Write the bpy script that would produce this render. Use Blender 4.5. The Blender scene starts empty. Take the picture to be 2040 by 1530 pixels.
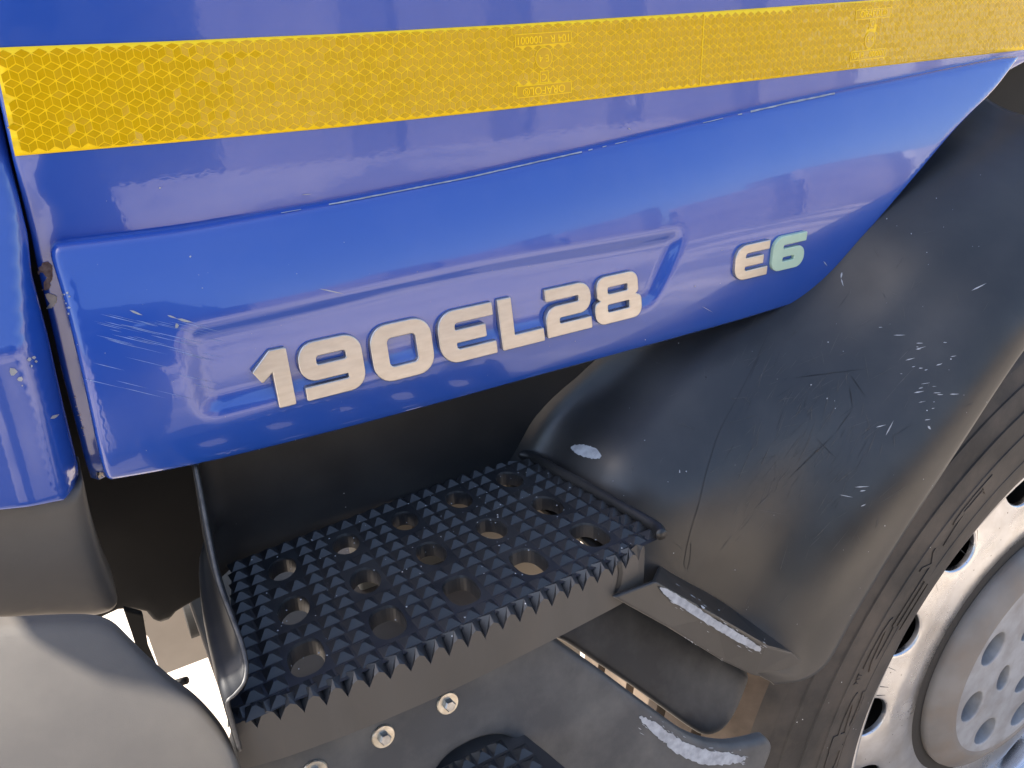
import bpy, bmesh, math, random
import numpy as np
from mathutils import Vector, Matrix
from mathutils.geometry import delaunay_2d_cdt
from mathutils.bvhtree import BVHTree

random.seed(7)
rng = np.random.default_rng(7)
scene = bpy.context.scene
COL = scene.collection

# ------------------------------------------------------------------ camera
# Camera solved from the vanishing points of the photograph (2040 x 1530):
# x runs along the truck, y into it, z up.  Part meshes use z measured from
# the camera height; the truck's parts are lifted by ZC onto the ground.
ZC = 1.25
CEN = np.array([1020.0, 765.0])
VPX = np.array([4250.0, -119.0])
VPZ = np.array([1150.0, 4350.0])
FPX = math.sqrt(-float(np.dot(VPX - CEN, VPZ - CEN)))
ax = np.append(VPX - CEN, FPX); ax /= np.linalg.norm(ax)
dn = np.append(VPZ - CEN, FPX); dn /= np.linalg.norm(dn)
ay = np.cross(ax, dn); ay /= np.linalg.norm(ay)
dn = np.cross(ay, ax)
RW = np.array([ax, ay, -dn])
D0 = 0.4932                       # camera to door skin
CAM = np.array([0.0, -D0, 0.0])
cam = bpy.data.cameras.new('camera')
cam.sensor_width = 36.0
cam.lens = FPX / 2040.0 * 36.0
cam.clip_start = 0.01
cam.clip_end = 500.0
cam_o = bpy.data.objects.new('camera', cam)
COL.objects.link(cam_o)
r_, d_, f_ = RW[:, 0], RW[:, 1], RW[:, 2]
cam_o.matrix_world = Matrix(((r_[0], -d_[0], -f_[0], 0.0),
                             (r_[1], -d_[1], -f_[1], -D0),
                             (r_[2], -d_[2], -f_[2], ZC),
                             (0, 0, 0, 1)))
scene.camera = cam_o

# ------------------------------------------------------------------ light
SUN_DIR = Vector((-0.52, 0.24, 0.82)).normalized()      # towards the sun: ahead of the truck, far side
world = bpy.data.worlds.new('World')
scene.world = world
world.use_nodes = True
wn = world.node_tree
wn.nodes.clear()
sky = wn.nodes.new('ShaderNodeTexSky')
sky.sky_type = 'NISHITA'
sky.sun_disc = False
sky.sun_elevation = math.asin(SUN_DIR.z)
sky.sun_rotation = math.atan2(SUN_DIR.x, SUN_DIR.y)
sky.air_density = 1.0
sky.dust_density = 2.2
bg = wn.nodes.new('ShaderNodeBackground')
bg.inputs['Strength'].default_value = 0.125
wo = wn.nodes.new('ShaderNodeOutputWorld')
wn.links.new(sky.outputs[0], bg.inputs[0])
wn.links.new(bg.outputs[0], wo.inputs[0])
sun = bpy.data.lights.new('sun', 'SUN')
sun.energy = 5.0
sun.angle = math.radians(0.5)
sun.color = (1.0, 0.94, 0.85)
sun_o = bpy.data.objects.new('sun', sun)
COL.objects.link(sun_o)
sun_o.location = (-3, 2, 6)
sun_o.rotation_euler = (-SUN_DIR).to_track_quat('-Z', 'Y').to_euler()
scene.view_settings.view_transform = 'Standard'
scene.view_settings.look = 'None'
scene.view_settings.gamma = 1.0
scene.view_settings.exposure = 1.8
scene.view_settings.use_curve_mapping = False
scene.render.engine = 'CYCLES'

# ------------------------------------------------------------------ materials
def mat(name, base, rough=0.5, metal=0.0, coat=0.0, coat_rough=0.05, spec=0.5,
        var=0.0, var_scale=30.0, rvar=0.0, bump=0.0, bump_scale=200.0, dust=None, dust_amt=0.0, dust_scale=12.0,
        stretch=(1, 1, 1), base2=None, fleck=None):
    m = bpy.data.materials.new(name)
    m.use_nodes = True
    nt = m.node_tree
    b = nt.nodes['Principled BSDF']
    L = nt.links.new
    b.inputs['Roughness'].default_value = rough
    b.inputs['Metallic'].default_value = metal
    b.inputs['Coat Weight'].default_value = coat
    b.inputs['Coat Roughness'].default_value = coat_rough
    b.inputs['Specular IOR Level'].default_value = spec
    tc = nt.nodes.new('ShaderNodeTexCoord')
    mp = nt.nodes.new('ShaderNodeMapping')
    mp.inputs['Scale'].default_value = stretch
    L(tc.outputs['Object'], mp.inputs[0])
    def noise(scale, detail=4.0, rough_=0.55):
        n = nt.nodes.new('ShaderNodeTexNoise')
        n.inputs['Scale'].default_value = scale
        n.inputs['Detail'].default_value = detail
        n.inputs['Roughness'].default_value = rough_
        L(mp.outputs[0], n.inputs['Vector'])
        return n
    def ramp(src, lo, hi, c0=0.0, c1=1.0):
        r = nt.nodes.new('ShaderNodeMapRange')
        r.inputs['From Min'].default_value = lo
        r.inputs['From Max'].default_value = hi
        r.inputs['To Min'].default_value = c0
        r.inputs['To Max'].default_value = c1
        L(src, r.inputs[0])
        return r
    col = nt.nodes.new('ShaderNodeMix'); col.data_type = 'RGBA'
    b2 = base2 or tuple(max(0.0, c * (1 - var)) for c in base)
    col.inputs[6].default_value = (*base, 1)
    col.inputs[7].default_value = (*b2, 1)
    n1 = noise(var_scale)
    r1 = ramp(n1.outputs[0], 0.35, 0.65)
    L(r1.outputs[0], col.inputs[0])
    out = col.outputs[2]
    if dust is not None:
        dm = nt.nodes.new('ShaderNodeMix'); dm.data_type = 'RGBA'
        n2 = noise(dust_scale, 6.0, 0.62)
        r2 = ramp(n2.outputs[0], 0.42, 0.72, 0.0, dust_amt)
        L(r2.outputs[0], dm.inputs[0])
        L(out, dm.inputs[6])
        dm.inputs[7].default_value = (*dust, 1)
        out = dm.outputs[2]
    if fleck is not None:                 # tiny pale specks: (colour, scale, radius)
        fm = nt.nodes.new('ShaderNodeMix'); fm.data_type = 'RGBA'
        v = nt.nodes.new('ShaderNodeTexVoronoi')
        v.inputs['Scale'].default_value = fleck[1]
        L(mp.outputs[0], v.inputs['Vector'])
        r3 = ramp(v.outputs['Distance'], fleck[2], fleck[2] * 0.6)
        sel = nt.nodes.new('ShaderNodeMath'); sel.operation = 'GREATER_THAN'
        sp = nt.nodes.new('ShaderNodeSeparateColor')
        L(v.outputs['Color'], sp.inputs[0])
        L(sp.outputs[0], sel.inputs[0]); sel.inputs[1].default_value = fleck[3]
        mu = nt.nodes.new('ShaderNodeMath'); mu.operation = 'MULTIPLY'
        L(r3.outputs[0], mu.inputs[0]); L(sel.outputs[0], mu.inputs[1])
        L(mu.outputs[0], fm.inputs[0]); L(out, fm.inputs[6])
        fm.inputs[7].default_value = (*fleck[0], 1)
        out = fm.outputs[2]
    L(out, b.inputs['Base Color'])
    if rvar:
        n4 = noise(var_scale * 0.6, 6.0, 0.6)
        r4 = ramp(n4.outputs[0], 0.3, 0.7, max(0.02, rough - rvar), rough + rvar)
        L(r4.outputs[0], b.inputs['Roughness'])
    if bump:
        n5 = noise(bump_scale, 3.0)
        bp = nt.nodes.new('ShaderNodeBump')
        bp.inputs['Strength'].default_value = bump
        bp.inputs['Distance'].default_value = 0.002
        L(n5.outputs[0], bp.inputs['Height'])
        L(bp.outputs[0], b.inputs['Normal'])
        if coat:
            L(bp.outputs[0], b.inputs['Coat Normal'])
    return m

M = {}
M['blue'] = mat('blue_paint', (0.014, 0.066, 0.35), rough=0.22, coat=1.0, coat_rough=0.02, spec=0.6,
                var=0.05, var_scale=6, bump=0.012, bump_scale=160, dust=(0.10, 0.13, 0.36), dust_amt=0.18, dust_scale=9)
M['black'] = mat('black_plastic', (0.017, 0.017, 0.018), rough=0.36, spec=0.5, var=0.35, var_scale=14, rvar=0.10,
                 bump=0.03, bump_scale=900, dust=(0.06, 0.055, 0.05), dust_amt=0.45, dust_scale=10,
                 fleck=((0.5, 0.5, 0.52), 130, 0.07, 0.90))
M['guard'] = mat('mudguard_plastic', (0.019, 0.019, 0.0195), rough=0.36, spec=0.58, var=0.3, var_scale=11, rvar=0.09,
                 bump=0.02, bump_scale=700, dust=(0.075, 0.07, 0.065), dust_amt=0.30, dust_scale=9,
                 fleck=((0.6, 0.6, 0.62), 110, 0.06, 0.88))
M['step'] = mat('step_plastic', (0.020, 0.021, 0.024), rough=0.38, spec=0.5, var=0.25, var_scale=40, rvar=0.08,
                dust=(0.09, 0.085, 0.08), dust_amt=0.30, dust_scale=25, fleck=((0.6, 0.6, 0.62), 160, 0.08, 0.90))
M['riser'] = mat('riser_plastic', (0.072, 0.066, 0.060), rough=0.48, spec=0.4, var=0.2, var_scale=60, stretch=(1, 1, 0.25),
                 dust=(0.12, 0.105, 0.09), dust_amt=0.4, dust_scale=30)  # warm ground bounce light is put into the riser's paler colour
M['dark'] = mat('dark_liner', (0.012, 0.011, 0.010), rough=0.7, spec=0.25, var=0.3, var_scale=20)
M['grey'] = mat('grey_plastic', (0.085, 0.076, 0.067), rough=0.5, spec=0.4, var=0.1, var_scale=8, bump=0.06, bump_scale=1500,
                dust=(0.17, 0.15, 0.125), dust_amt=0.45, dust_scale=6)
M['lower'] = mat('worn_grey_plastic', (0.050, 0.053, 0.058), rough=0.5, spec=0.4, var=0.2, var_scale=10, bump=0.05, bump_scale=1200,
                 dust=(0.15, 0.145, 0.135), dust_amt=0.55, dust_scale=16)
M['flap'] = mat('flap_rubber', (0.028, 0.029, 0.031), rough=0.45, spec=0.4, var=0.3, var_scale=12,
                dust=(0.11, 0.105, 0.095), dust_amt=0.6, dust_scale=14)
M['tape'] = mat('reflective_tape', (0.95, 0.64, 0.008), rough=0.35, coat=0.2, coat_rough=0.15, spec=0.2, var=0.05, var_scale=20)
M['cell'] = mat('tape_cell', (0.58, 0.345, 0.0), rough=0.30, coat=0.75, coat_rough=0.06, spec=0.12, var=0.10, var_scale=120)
M['silver'] = mat('satin_letter', (0.54, 0.51, 0.47), rough=0.28, metal=0.85, var=0.10, var_scale=90, stretch=(1, 1, 4),
                  dust=(0.40, 0.34, 0.27), dust_amt=0.30, dust_scale=60)
M['mint'] = mat('mint_letter', (0.38, 0.53, 0.42), rough=0.4, coat=0.2, var=0.06, var_scale=90)
M['alu'] = mat('polished_aluminium', (0.66, 0.67, 0.69), rough=0.30, metal=1.0, var=0.15, var_scale=25, rvar=0.09,
               dust=(0.30, 0.26, 0.21), dust_amt=0.45, dust_scale=22, fleck=((0.07, 0.05, 0.04), 150, 0.14, 0.80), bump=0.03, bump_scale=500)
M['hub'] = mat('hub_cover_paint', (0.22, 0.20, 0.18), rough=0.55, spec=0.35, var=0.2, var_scale=18,
               dust=(0.20, 0.15, 0.11), dust_amt=0.6, dust_scale=20)
M['hubface'] = mat('hub_face_paint', (0.34, 0.34, 0.345), rough=0.45, spec=0.4, var=0.25, var_scale=20, dust=(0.18, 0.15, 0.12), dust_amt=0.4, dust_scale=40)
M['tyre'] = mat('tyre_rubber', (0.045, 0.040, 0.036), rough=0.62, spec=0.3, var=0.3, var_scale=24, bump=0.08, bump_scale=400,
                dust=(0.12, 0.095, 0.075), dust_amt=0.6, dust_scale=13, fleck=((0.6, 0.6, 0.58), 150, 0.10, 0.93))
M['tread'] = mat('dusty_tread', (0.14, 0.105, 0.078), rough=0.85, spec=0.2, var=0.4, var_scale=30, bump=0.15, bump_scale=300)
M['scuff_glint'] = mat('white_scuff', (0.40, 0.41, 0.43), rough=0.8, var=0.35, var_scale=160)  # white for scuffs and chips, also for the painted lip glint
M['scratch'] = mat('pale_scratch', (0.20, 0.30, 0.62), rough=0.5, var=0.3, var_scale=200)
M['rust'] = mat('rust', (0.13, 0.075, 0.065), rough=0.85, var=0.5, var_scale=400, base2=(0.24, 0.17, 0.14), bump=0.3, bump_scale=700)
M['primer'] = mat('bare_primer', (0.62, 0.52, 0.42), rough=0.6, var=0.3, var_scale=300)
M['zinc'] = mat('zinc_plated', (0.62, 0.58, 0.50), rough=0.35, metal=0.85, var=0.2, var_scale=200,
                dust=(0.4, 0.3, 0.18), dust_amt=0.4, dust_scale=200)
M['boltsteel'] = mat('bolt_steel', (0.42, 0.42, 0.42), rough=0.35, metal=0.9, var=0.3, var_scale=300)
M['beige'] = mat('dusty_plate', (0.34, 0.29, 0.23), rough=0.8, var=0.15, var_scale=12, fleck=((0.10, 0.07, 0.05), 60, 0.16, 0.7))
M['rubberhair'] = mat('rubber_hair', (0.015, 0.013, 0.012), rough=0.6)
M['stain'] = mat('dark_stain', (0.012, 0.012, 0.013), rough=0.5)
M['dustmark'] = mat('dust_mark', (0.11, 0.105, 0.10), rough=0.8, var=0.3, var_scale=150)
M['ground'] = mat('concrete_ground', (0.46, 0.39, 0.315), rough=0.85, spec=0.25, base2=(0.17, 0.15, 0.135), var_scale=0.45,
                  bump=0.2, bump_scale=60, dust=(0.24, 0.20, 0.165), dust_amt=0.6, dust_scale=2.2)
for nd in M['ground'].node_tree.nodes:                 # crisp dark patches put into the ground colour to vary the paint's reflections
    if nd.type == 'MAP_RANGE' and abs(nd.inputs['From Min'].default_value - 0.35) < 1e-4:
        nd.inputs['From Min'].default_value = 0.50; nd.inputs['From Max'].default_value = 0.56

# ------------------------------------------------------------------ helpers
def ray(p):
    return RW @ np.array([p[0] - CEN[0], p[1] - CEN[1], FPX])
def onY(p, Y):
    r = ray(p); return CAM + r * ((Y + D0) / r[1])
def onZ(p, Z):
    r = ray(p); return CAM + r * (Z / r[2])
def onS(p, S, y0=-0.03):
    Y = y0
    for _ in range(40):
        q = onY(p, Y)
        Y = 0.5 * Y + 0.5 * float(S(q[0], q[2]))
    return onY(p, Y)
def xz(ps, S):
    return [tuple(onS(p, S)[[0, 2]]) for p in ps]

truck = bpy.data.objects.new('truck', None)
COL.objects.link(truck)
truck.empty_display_size = 0.2
truck['label'] = 'blue truck cab side with yellow reflective tape, black plastic step and front wheel'
truck['category'] = 'truck'

def link(name, me, m, parent=None, smooth=True, kind=None, label=None):
    o = bpy.data.objects.new(name, me)
    COL.objects.link(o)
    if m is not None:
        me.materials.clear(); me.materials.append(m)
    if smooth:
        me.polygons.foreach_set('use_smooth', [True] * len(me.polygons))
    o.parent = parent or truck
    if o.parent is truck:
        o.location = (0, 0, ZC)
    if kind: o['kind'] = kind
    if label: o['label'] = label
    return o

def from_data(name, vs, fs, m, parent=None, smooth=True, fix=None, **k):
    me = bpy.data.meshes.new(name)
    me.from_pydata([tuple(map(float, v)) for v in vs], [], [tuple(map(int, f)) for f in fs])
    me.update()
    if fix:
        bm = bmesh.new(); bm.from_mesh(me)
        if fix == 'weld': bmesh.ops.remove_doubles(bm, verts=bm.verts, dist=1e-5)
        bmesh.ops.recalc_face_normals(bm, faces=bm.faces)
        bm.to_mesh(me); bm.free()
    return link(name, me, m, parent, smooth, **k)

def smooth_poly(pts, n=8, closed=True):
    """Catmull-Rom through points; a point given twice is a sharp corner."""
    P = [np.array(p, float) for p in pts]; N = len(P); out = []
    for i in range(N if closed else N - 1):
        p0, p1, p2, p3 = P[(i - 1) % N], P[i], P[(i + 1) % N], P[(i + 2) % N]
        if not closed:
            p0 = P[max(i - 1, 0)]; p3 = P[min(i + 2, N - 1)]
        if np.linalg.norm(p2 - p1) < 1e-9: continue
        if np.linalg.norm(p0 - p1) < 1e-9: p0 = p1
        d = np.linalg.norm(p2 - p1)
        t1 = (p2 - p0) / 2; t2 = (p3 - p1) / 2
        for t in (t1, t2):
            L = np.linalg.norm(t)
            if L > d: t *= d / L
        for k in range(n):
            s = k / n
            h = (2*s**3 - 3*s*s + 1) * p1 + (s**3 - 2*s*s + s) * t1 + (-2*s**3 + 3*s*s) * p2 + (s**3 - s*s) * t2
            out.append(h)
    if not closed: out.append(P[-1])
    return out

def resample(pts, step, closed=True):
    P = np.array(pts, float)
    if closed: P = np.vstack([P, P[:1]])
    out = []
    for a, b in zip(P[:-1], P[1:]):
        L = np.linalg.norm(b - a)
        if L < 1e-7: continue
        n = max(1, int(math.ceil(L / step)))
        for k in range(n): out.append(a + (b - a) * k / n)
    if not closed: out.append(P[-1])
    return np.array(out)

def inside(pt, poly):
    pt = np.atleast_2d(pt); x, y = pt[:, 0], pt[:, 1]
    P = np.array(poly); Q = np.roll(P, -1, axis=0)
    c = np.zeros(len(pt), int)
    for (x1, y1), (x2, y2) in zip(P, Q):
        if y1 == y2: continue
        cond = ((y1 > y) != (y2 > y))
        c += cond & (x < (x2 - x1) * (y - y1) / (y2 - y1) + x1)
    return (c % 2) == 1

def dist_poly(pt, poly, closed=True):
    pt = np.atleast_2d(pt); P = np.array(poly, float)
    Q = np.roll(P, -1, axis=0)
    if not closed: P, Q = P[:-1], Q[:-1]
    best = np.full(len(pt), 1e9)
    for a, b in zip(P, Q):
        ab = b - a; L2 = float(ab @ ab)
        if L2 < 1e-14: continue
        t = np.clip(((pt - a) @ ab) / L2, 0, 1)
        d = np.linalg.norm(pt - (a + t[:, None] * ab), axis=1)
        best = np.minimum(best, d)
    return best

def cdt(outer, holes, res, rings=()):
    outer = np.array(outer); holes = [np.array(h) for h in holes]
    pts = [outer] + holes
    edges = []; base = 0
    for lp in pts:
        n = len(lp); edges += [(base + i, base + (i + 1) % n) for i in range(n)]; base += n
    allb = np.vstack(pts)
    lo, hi = outer.min(0), outer.max(0)
    gx = np.arange(lo[0], hi[0], res); gy = np.arange(lo[1], hi[1], res * 0.866)
    G = []
    for j, yv in enumerate(gy):
        G.append(np.c_[gx + (res / 2 if j % 2 else 0), np.full(len(gx), yv)])
    G = np.vstack(G)
    def dist_all(p):
        d = dist_poly(p, outer)
        for h in holes: d = np.minimum(d, dist_poly(p, h))
        return d
    def keep(p, dmin):
        k = inside(p, outer)
        for h in holes: k &= ~inside(p, h)
        p = p[k]
        return p[dist_all(p) >= dmin] if len(p) else p
    extra = []
    rmax = max(rings) if rings else 0
    for lp in pts:
        nx = np.roll(lp, -1, 0) - np.roll(lp, 1, 0)
        nn = np.c_[-nx[:, 1], nx[:, 0]]; nn /= (np.linalg.norm(nn, axis=1)[:, None] + 1e-12)
        for rr in rings:
            for s in (1, -1):
                e = keep(lp + s * nn * rr, rr * 0.92)
                if len(e): extra.append(e)
    G = keep(G, max(rmax * 1.15, res * 0.45))
    P = np.vstack([allb] + extra + [G])
    vo, eo, fo, *_ = delaunay_2d_cdt([Vector(p) for p in P], edges, [], 0, 1e-7)
    V = np.array([tuple(v) for v in vo]); F = np.array([f for f in fo if len(f) == 3])
    c = V[F].mean(1)
    k = inside(c, outer)
    for h in holes: k &= ~inside(c, h)
    F = F[k]
    a = V[F]
    ar = np.cross(a[:, 1] - a[:, 0], a[:, 2] - a[:, 0])
    F = F[np.abs(ar) > 1e-12]; ar = ar[np.abs(ar) > 1e-12]
    F[ar < 0] = F[ar < 0][:, ::-1]
    return V, F, dist_all

def sheet(name, outer, S, m, parent=None, res=0.006, er=0.003, thick=0.02, holes=(), step=0.004, flat_back=None, **k):
    """A moulded panel: outline in (x,z), outer face y=S(x,z), rounded edge er, returned by `thick` inwards."""
    outer = resample(outer, step); holes = [resample(h, step * 0.7) for h in holes]
    rings = [er * q for q in (0.06, 0.22, 0.5, 0.8)] if er > 0 else []
    V, F, dist = cdt(outer, holes, res, rings)
    y = np.array([float(S(a, b)) for a, b in V])
    if er > 0:
        d = np.clip(dist(V), 0, er)
        y = y + er - np.sqrt(np.maximum(0, er * er - (er - d) ** 2))
    vs = np.c_[V[:, 0], y, V[:, 1]]
    fs = [tuple(f) for f in F]
    ed = {}
    for f in fs:
        for a, b in ((f[0], f[1]), (f[1], f[2]), (f[2], f[0])):
            ed[(a, b)] = 1
    bnd = [(a, b) for (a, b) in ed if (b, a) not in ed]
    vs = list(vs); mp = {}
    for a, b in bnd:
        for q in (a, b):
            if q not in mp:
                mp[q] = len(vs)
                w = vs[q].copy(); w[1] = (w[1] + thick) if flat_back is None else flat_back
                vs.append(w)
        fs.append((b, a, mp[a], mp[b]))
    o = from_data(name, vs, fs, m, parent, **k)
    return o

def revolve(name, prof, m, parent=None, a0=0.0, a1=360.0, n=160, cx=0.0, cz=0.0, **k):
    """prof: list of (r, y); axis along y through (cx, cz)."""
    full = abs(a1 - a0 - 360) < 1e-6
    vs, fs = [], []; nn = n if full else n + 1; L = len(prof)
    for i in range(nn):
        a = math.radians(a0 + (a1 - a0) * i / n)
        for r, y in prof: vs.append((cx + r * math.cos(a), y, cz + r * math.sin(a)))
    for i in range(n):
        i2 = (i + 1) % nn
        for j in range(L - 1):
            fs.append((i * L + j, i * L + j + 1, i2 * L + j + 1, i2 * L + j))
    return from_data(name, vs, fs, m, parent, fix='n', **k)

def prism(name, poly3, vec, m, parent=None, smooth=False, bev=0.0, **k):
    n = len(poly3); vec = np.array(vec)
    vs = [np.array(p, float) for p in poly3] + [np.array(p, float) + vec for p in poly3]
    fs = [tuple(range(n)), tuple(range(2 * n - 1, n - 1, -1))] + [(i, (i + 1) % n, n + (i + 1) % n, n + i) for i in range(n)]
    me = bpy.data.meshes.new(name)
    bm = bmesh.new()
    bv = [bm.verts.new(v) for v in vs]
    for f in fs: bm.faces.new([bv[i] for i in f])
    if bev > 0:
        bmesh.ops.bevel(bm, geom=bm.edges[:], offset=bev, segments=2, affect='EDGES', profile=0.5)
    bmesh.ops.recalc_face_normals(bm, faces=bm.faces)
    bm.to_mesh(me); bm.free()
    return link(name, me, m, parent, smooth, **k)

def tube(name, pts, rad, m, parent=None, n=8, **k):
    vs, fs = [], []
    P = [np.array(p, float) for p in pts]
    rad = rad if hasattr(rad, '__len__') else [rad] * len(P)
    for i, p in enumerate(P):
        t = P[min(i + 1, len(P) - 1)] - P[max(i - 1, 0)]; t /= np.linalg.norm(t)
        u = np.cross(t, [0.31, 0.2, 0.93]); u /= np.linalg.norm(u); v = np.cross(t, u)
        for q in range(n):
            a = 2 * math.pi * q / n
            vs.append(p + rad[i] * (math.cos(a) * u + math.sin(a) * v))
    for i in range(len(P) - 1):
        for q in range(n):
            fs.append((i * n + q, i * n + (q + 1) % n, (i + 1) * n + (q + 1) % n, (i + 1) * n + q))
    fs.append(tuple(range(n))); fs.append(tuple(range(len(P) * n - 1, (len(P) - 1) * n - 1, -1)))
    return from_data(name, vs, fs, m, parent, fix='n', **k)

def bvh(objs):
    vs, fs = [], []
    for o in (objs if isinstance(objs, (list, tuple)) else [objs]):
        b = len(vs)
        vs += [v.co.copy() for v in o.data.vertices]
        fs += [tuple(b + i for i in p.vertices) for p in o.data.polygons]
    return BVHTree.FromPolygons(vs, fs)
def hit(tree, p):
    d = Vector(ray(p)).normalized()
    loc, nrm, _, dist = tree.ray_cast(Vector(CAM), d)
    if loc is None: return None
    if nrm.dot(d) > 0: nrm = -nrm
    return loc, nrm

def decals(name, polys, tree, m, parent, lift=0.0004, res=12.0, **k):
    """Flat paint marks: pixel outlines laid on the surface they mark."""
    vs, fs = [], []
    for poly in polys:
        po = np.array(poly, float)
        size = (po.max(0) - po.min(0)).max()
        if size > 30:
            V, F, _ = cdt(resample(po, res * 0.6), [], res)
        else:
            V = po; F = [(0, i, i + 1) for i in range(1, len(po) - 1)]
        hs = [hit(tree, p) for p in V]
        b = len(vs)
        vs += [np.array(h[0] + h[1] * lift) if h else np.zeros(3) for h in hs]
        for f in F:
            q = [hs[i] for i in f]
            if any(h is None for h in q): continue
            if max((q[0][0] - h[0]).length for h in q) > 0.03: continue
            fs.append(tuple(b + i for i in f))
    if not fs: return None
    used = sorted({i for f in fs for i in f}); mp_ = {u: i for i, u in enumerate(used)}
    vs = [vs[u] for u in used]; fs = [tuple(mp_[i] for i in f) for f in fs]
    return from_data(name, vs, fs, m, parent, **k)

def streak(a, b, w, jag=0.0):
    a, b = np.array(a, float), np.array(b, float)
    d = b - a; n = np.array([-d[1], d[0]]) / (np.linalg.norm(d) + 1e-9)
    return [a, a + d * 0.35 + n * w, a + d * 0.7 + n * w * 0.8, b, a + d * 0.6 - n * w * 0.7, a + d * 0.3 - n * w]
def speck(c, r):
    return [(c[0] + r * random.uniform(.5, 1.2) * math.cos(q), c[1] + r * random.uniform(.5, 1.2) * math.sin(q)) for q in np.arange(0, 6.28, 1.05)]
def jag(poly, amp, step=5):
    P = resample(smooth_poly(poly, 6), step)
    return P + rng.normal(0, amp, P.shape)

def rounded(pts, n=6):
    """pts: (x, z, radius) -> polygon with rounded corners."""
    N = len(pts); out = []
    for i in range(N):
        p = np.array(pts[i][:2]); r = pts[i][2]
        a = np.array(pts[i - 1][:2]) - p; b = np.array(pts[(i + 1) % N][:2]) - p
        la, lb = np.linalg.norm(a), np.linalg.norm(b); a = a / la; b = b / lb
        if r <= 0: out.append(p); continue
        ang = math.acos(np.clip(a @ b, -1, 1)); t = min(r / math.tan(ang / 2), la * 0.49, lb * 0.49)
        rr = t * math.tan(ang / 2); c = p + (a + b) / np.linalg.norm(a + b) * (rr / math.sin(ang / 2))
        s = p + a * t - c; e = p + b * t - c
        a0 = math.atan2(s[1], s[0]); a1 = math.atan2(e[1], e[0])
        da = (a1 - a0 + math.pi) % (2 * math.pi) - math.pi
        for k in range(n + 1):
            q = a0 + da * k / n; out.append(c + rr * np.array([math.cos(q), math.sin(q)]))
    return out

def curve_mesh(splines, extrude, bevel):
    cu = bpy.data.curves.new('tmp', 'CURVE'); cu.dimensions = '2D'; cu.fill_mode = 'BOTH'
    cu.extrude = extrude; cu.bevel_depth = bevel; cu.bevel_resolution = 2
    for s in splines:
        sp = cu.splines.new('POLY'); sp.points.add(len(s) - 1); sp.use_cyclic_u = True
        for q, p in zip(sp.points, s): q.co = (p[0], p[1], 0, 1)
    o = bpy.data.objects.new('tmp', cu); COL.objects.link(o)
    bpy.context.view_layer.update()
    me = bpy.data.meshes.new_from_object(o.evaluated_get(bpy.context.evaluated_depsgraph_get()))
    bpy.data.objects.remove(o); bpy.data.curves.remove(cu)
    return me
def text_mesh(body, size, extrude=0.0002, bevel=0.0, align='CENTER'):
    cu = bpy.data.curves.new('tmp', 'FONT'); cu.body = body; cu.size = size; cu.extrude = extrude; cu.bevel_depth = bevel
    cu.align_x = align; cu.align_y = 'CENTER'; cu.resolution_u = 3
    o = bpy.data.objects.new('tmp', cu); COL.objects.link(o)
    bpy.context.view_layer.update()
    me = bpy.data.meshes.new_from_object(o.evaluated_get(bpy.context.evaluated_depsgraph_get()))
    bpy.data.objects.remove(o); bpy.data.curves.remove(cu)
    return me

# ------------------------------------------------------------------ ground
gv = [(-40, -40, 0), (40, -40, 0), (40, 40, 0), (-40, 40, 0)]
gme = bpy.data.meshes.new('ground'); gme.from_pydata(gv, [], [(0, 1, 2, 3)])
g = bpy.data.objects.new('ground', gme); COL.objects.link(g)
gme.materials.append(M['ground'])
g['kind'] = 'structure'

# yard wall that the paint mirrors
yard = bpy.data.objects.new('yard_wall', None); COL.objects.link(yard)
yard.location = (1.5, -7.5, 0)
yard['label'] = 'pale rendered yard wall with pillars, mirrored in the blue paint'
yard['category'] = 'wall'
M['plaster'] = mat('pale_plaster', (0.50, 0.42, 0.36), rough=0.85, var=0.25, var_scale=1.5)
M['glare_white'] = mat('glare_wall_white', (0.80, 0.77, 0.72), rough=0.85, var=0.15, var_scale=1.0)  # unseen white panels, added so their reflection brightens the tape's right end
M['pillar'] = mat('dull_pillar', (0.22, 0.19, 0.18), rough=0.85, var=0.3, var_scale=2.0)
M['dark_backdrop'] = mat('backdrop_black', (0.03, 0.035, 0.045), rough=0.5, var=0.2, var_scale=2.0)
def block(name, x0, x1, y0, y1, z0, z1, m, parent):
    me = bpy.data.meshes.new(name); bm = bmesh.new()
    bmesh.ops.create_cube(bm, size=1.0)
    for v in bm.verts: v.co = ((x0 + x1) / 2 + v.co.x * (x1 - x0), (y0 + y1) / 2 + v.co.y * (y1 - y0), (z0 + z1) / 2 + v.co.z * (z1 - z0))
    bm.to_mesh(me); bm.free(); me.materials.append(m)
    o = bpy.data.objects.new(name, me); COL.objects.link(o); o.parent = parent; return o
xq = 0.0
for k in range(16):
    wq = random.uniform(0.9, 1.9)
    block('wall_panel', xq, xq + wq, -0.25, 0.0, 0, random.uniform(2.3, 2.9), M['plaster'] if xq < 7.5 else M['glare_white'], yard)
    block('pillar', xq + wq, xq + wq + random.uniform(.25, .6), -0.35, 0.05, 0, 2.7, M['pillar'], yard)
    xq += wq + 0.6
block('dark_backdrop', -2.6, -0.05, -0.2, -0.05, 0, 2.6, M['dark_backdrop'], yard)  # unseen dark slab, added to darken the left of the door's reflection

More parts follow.
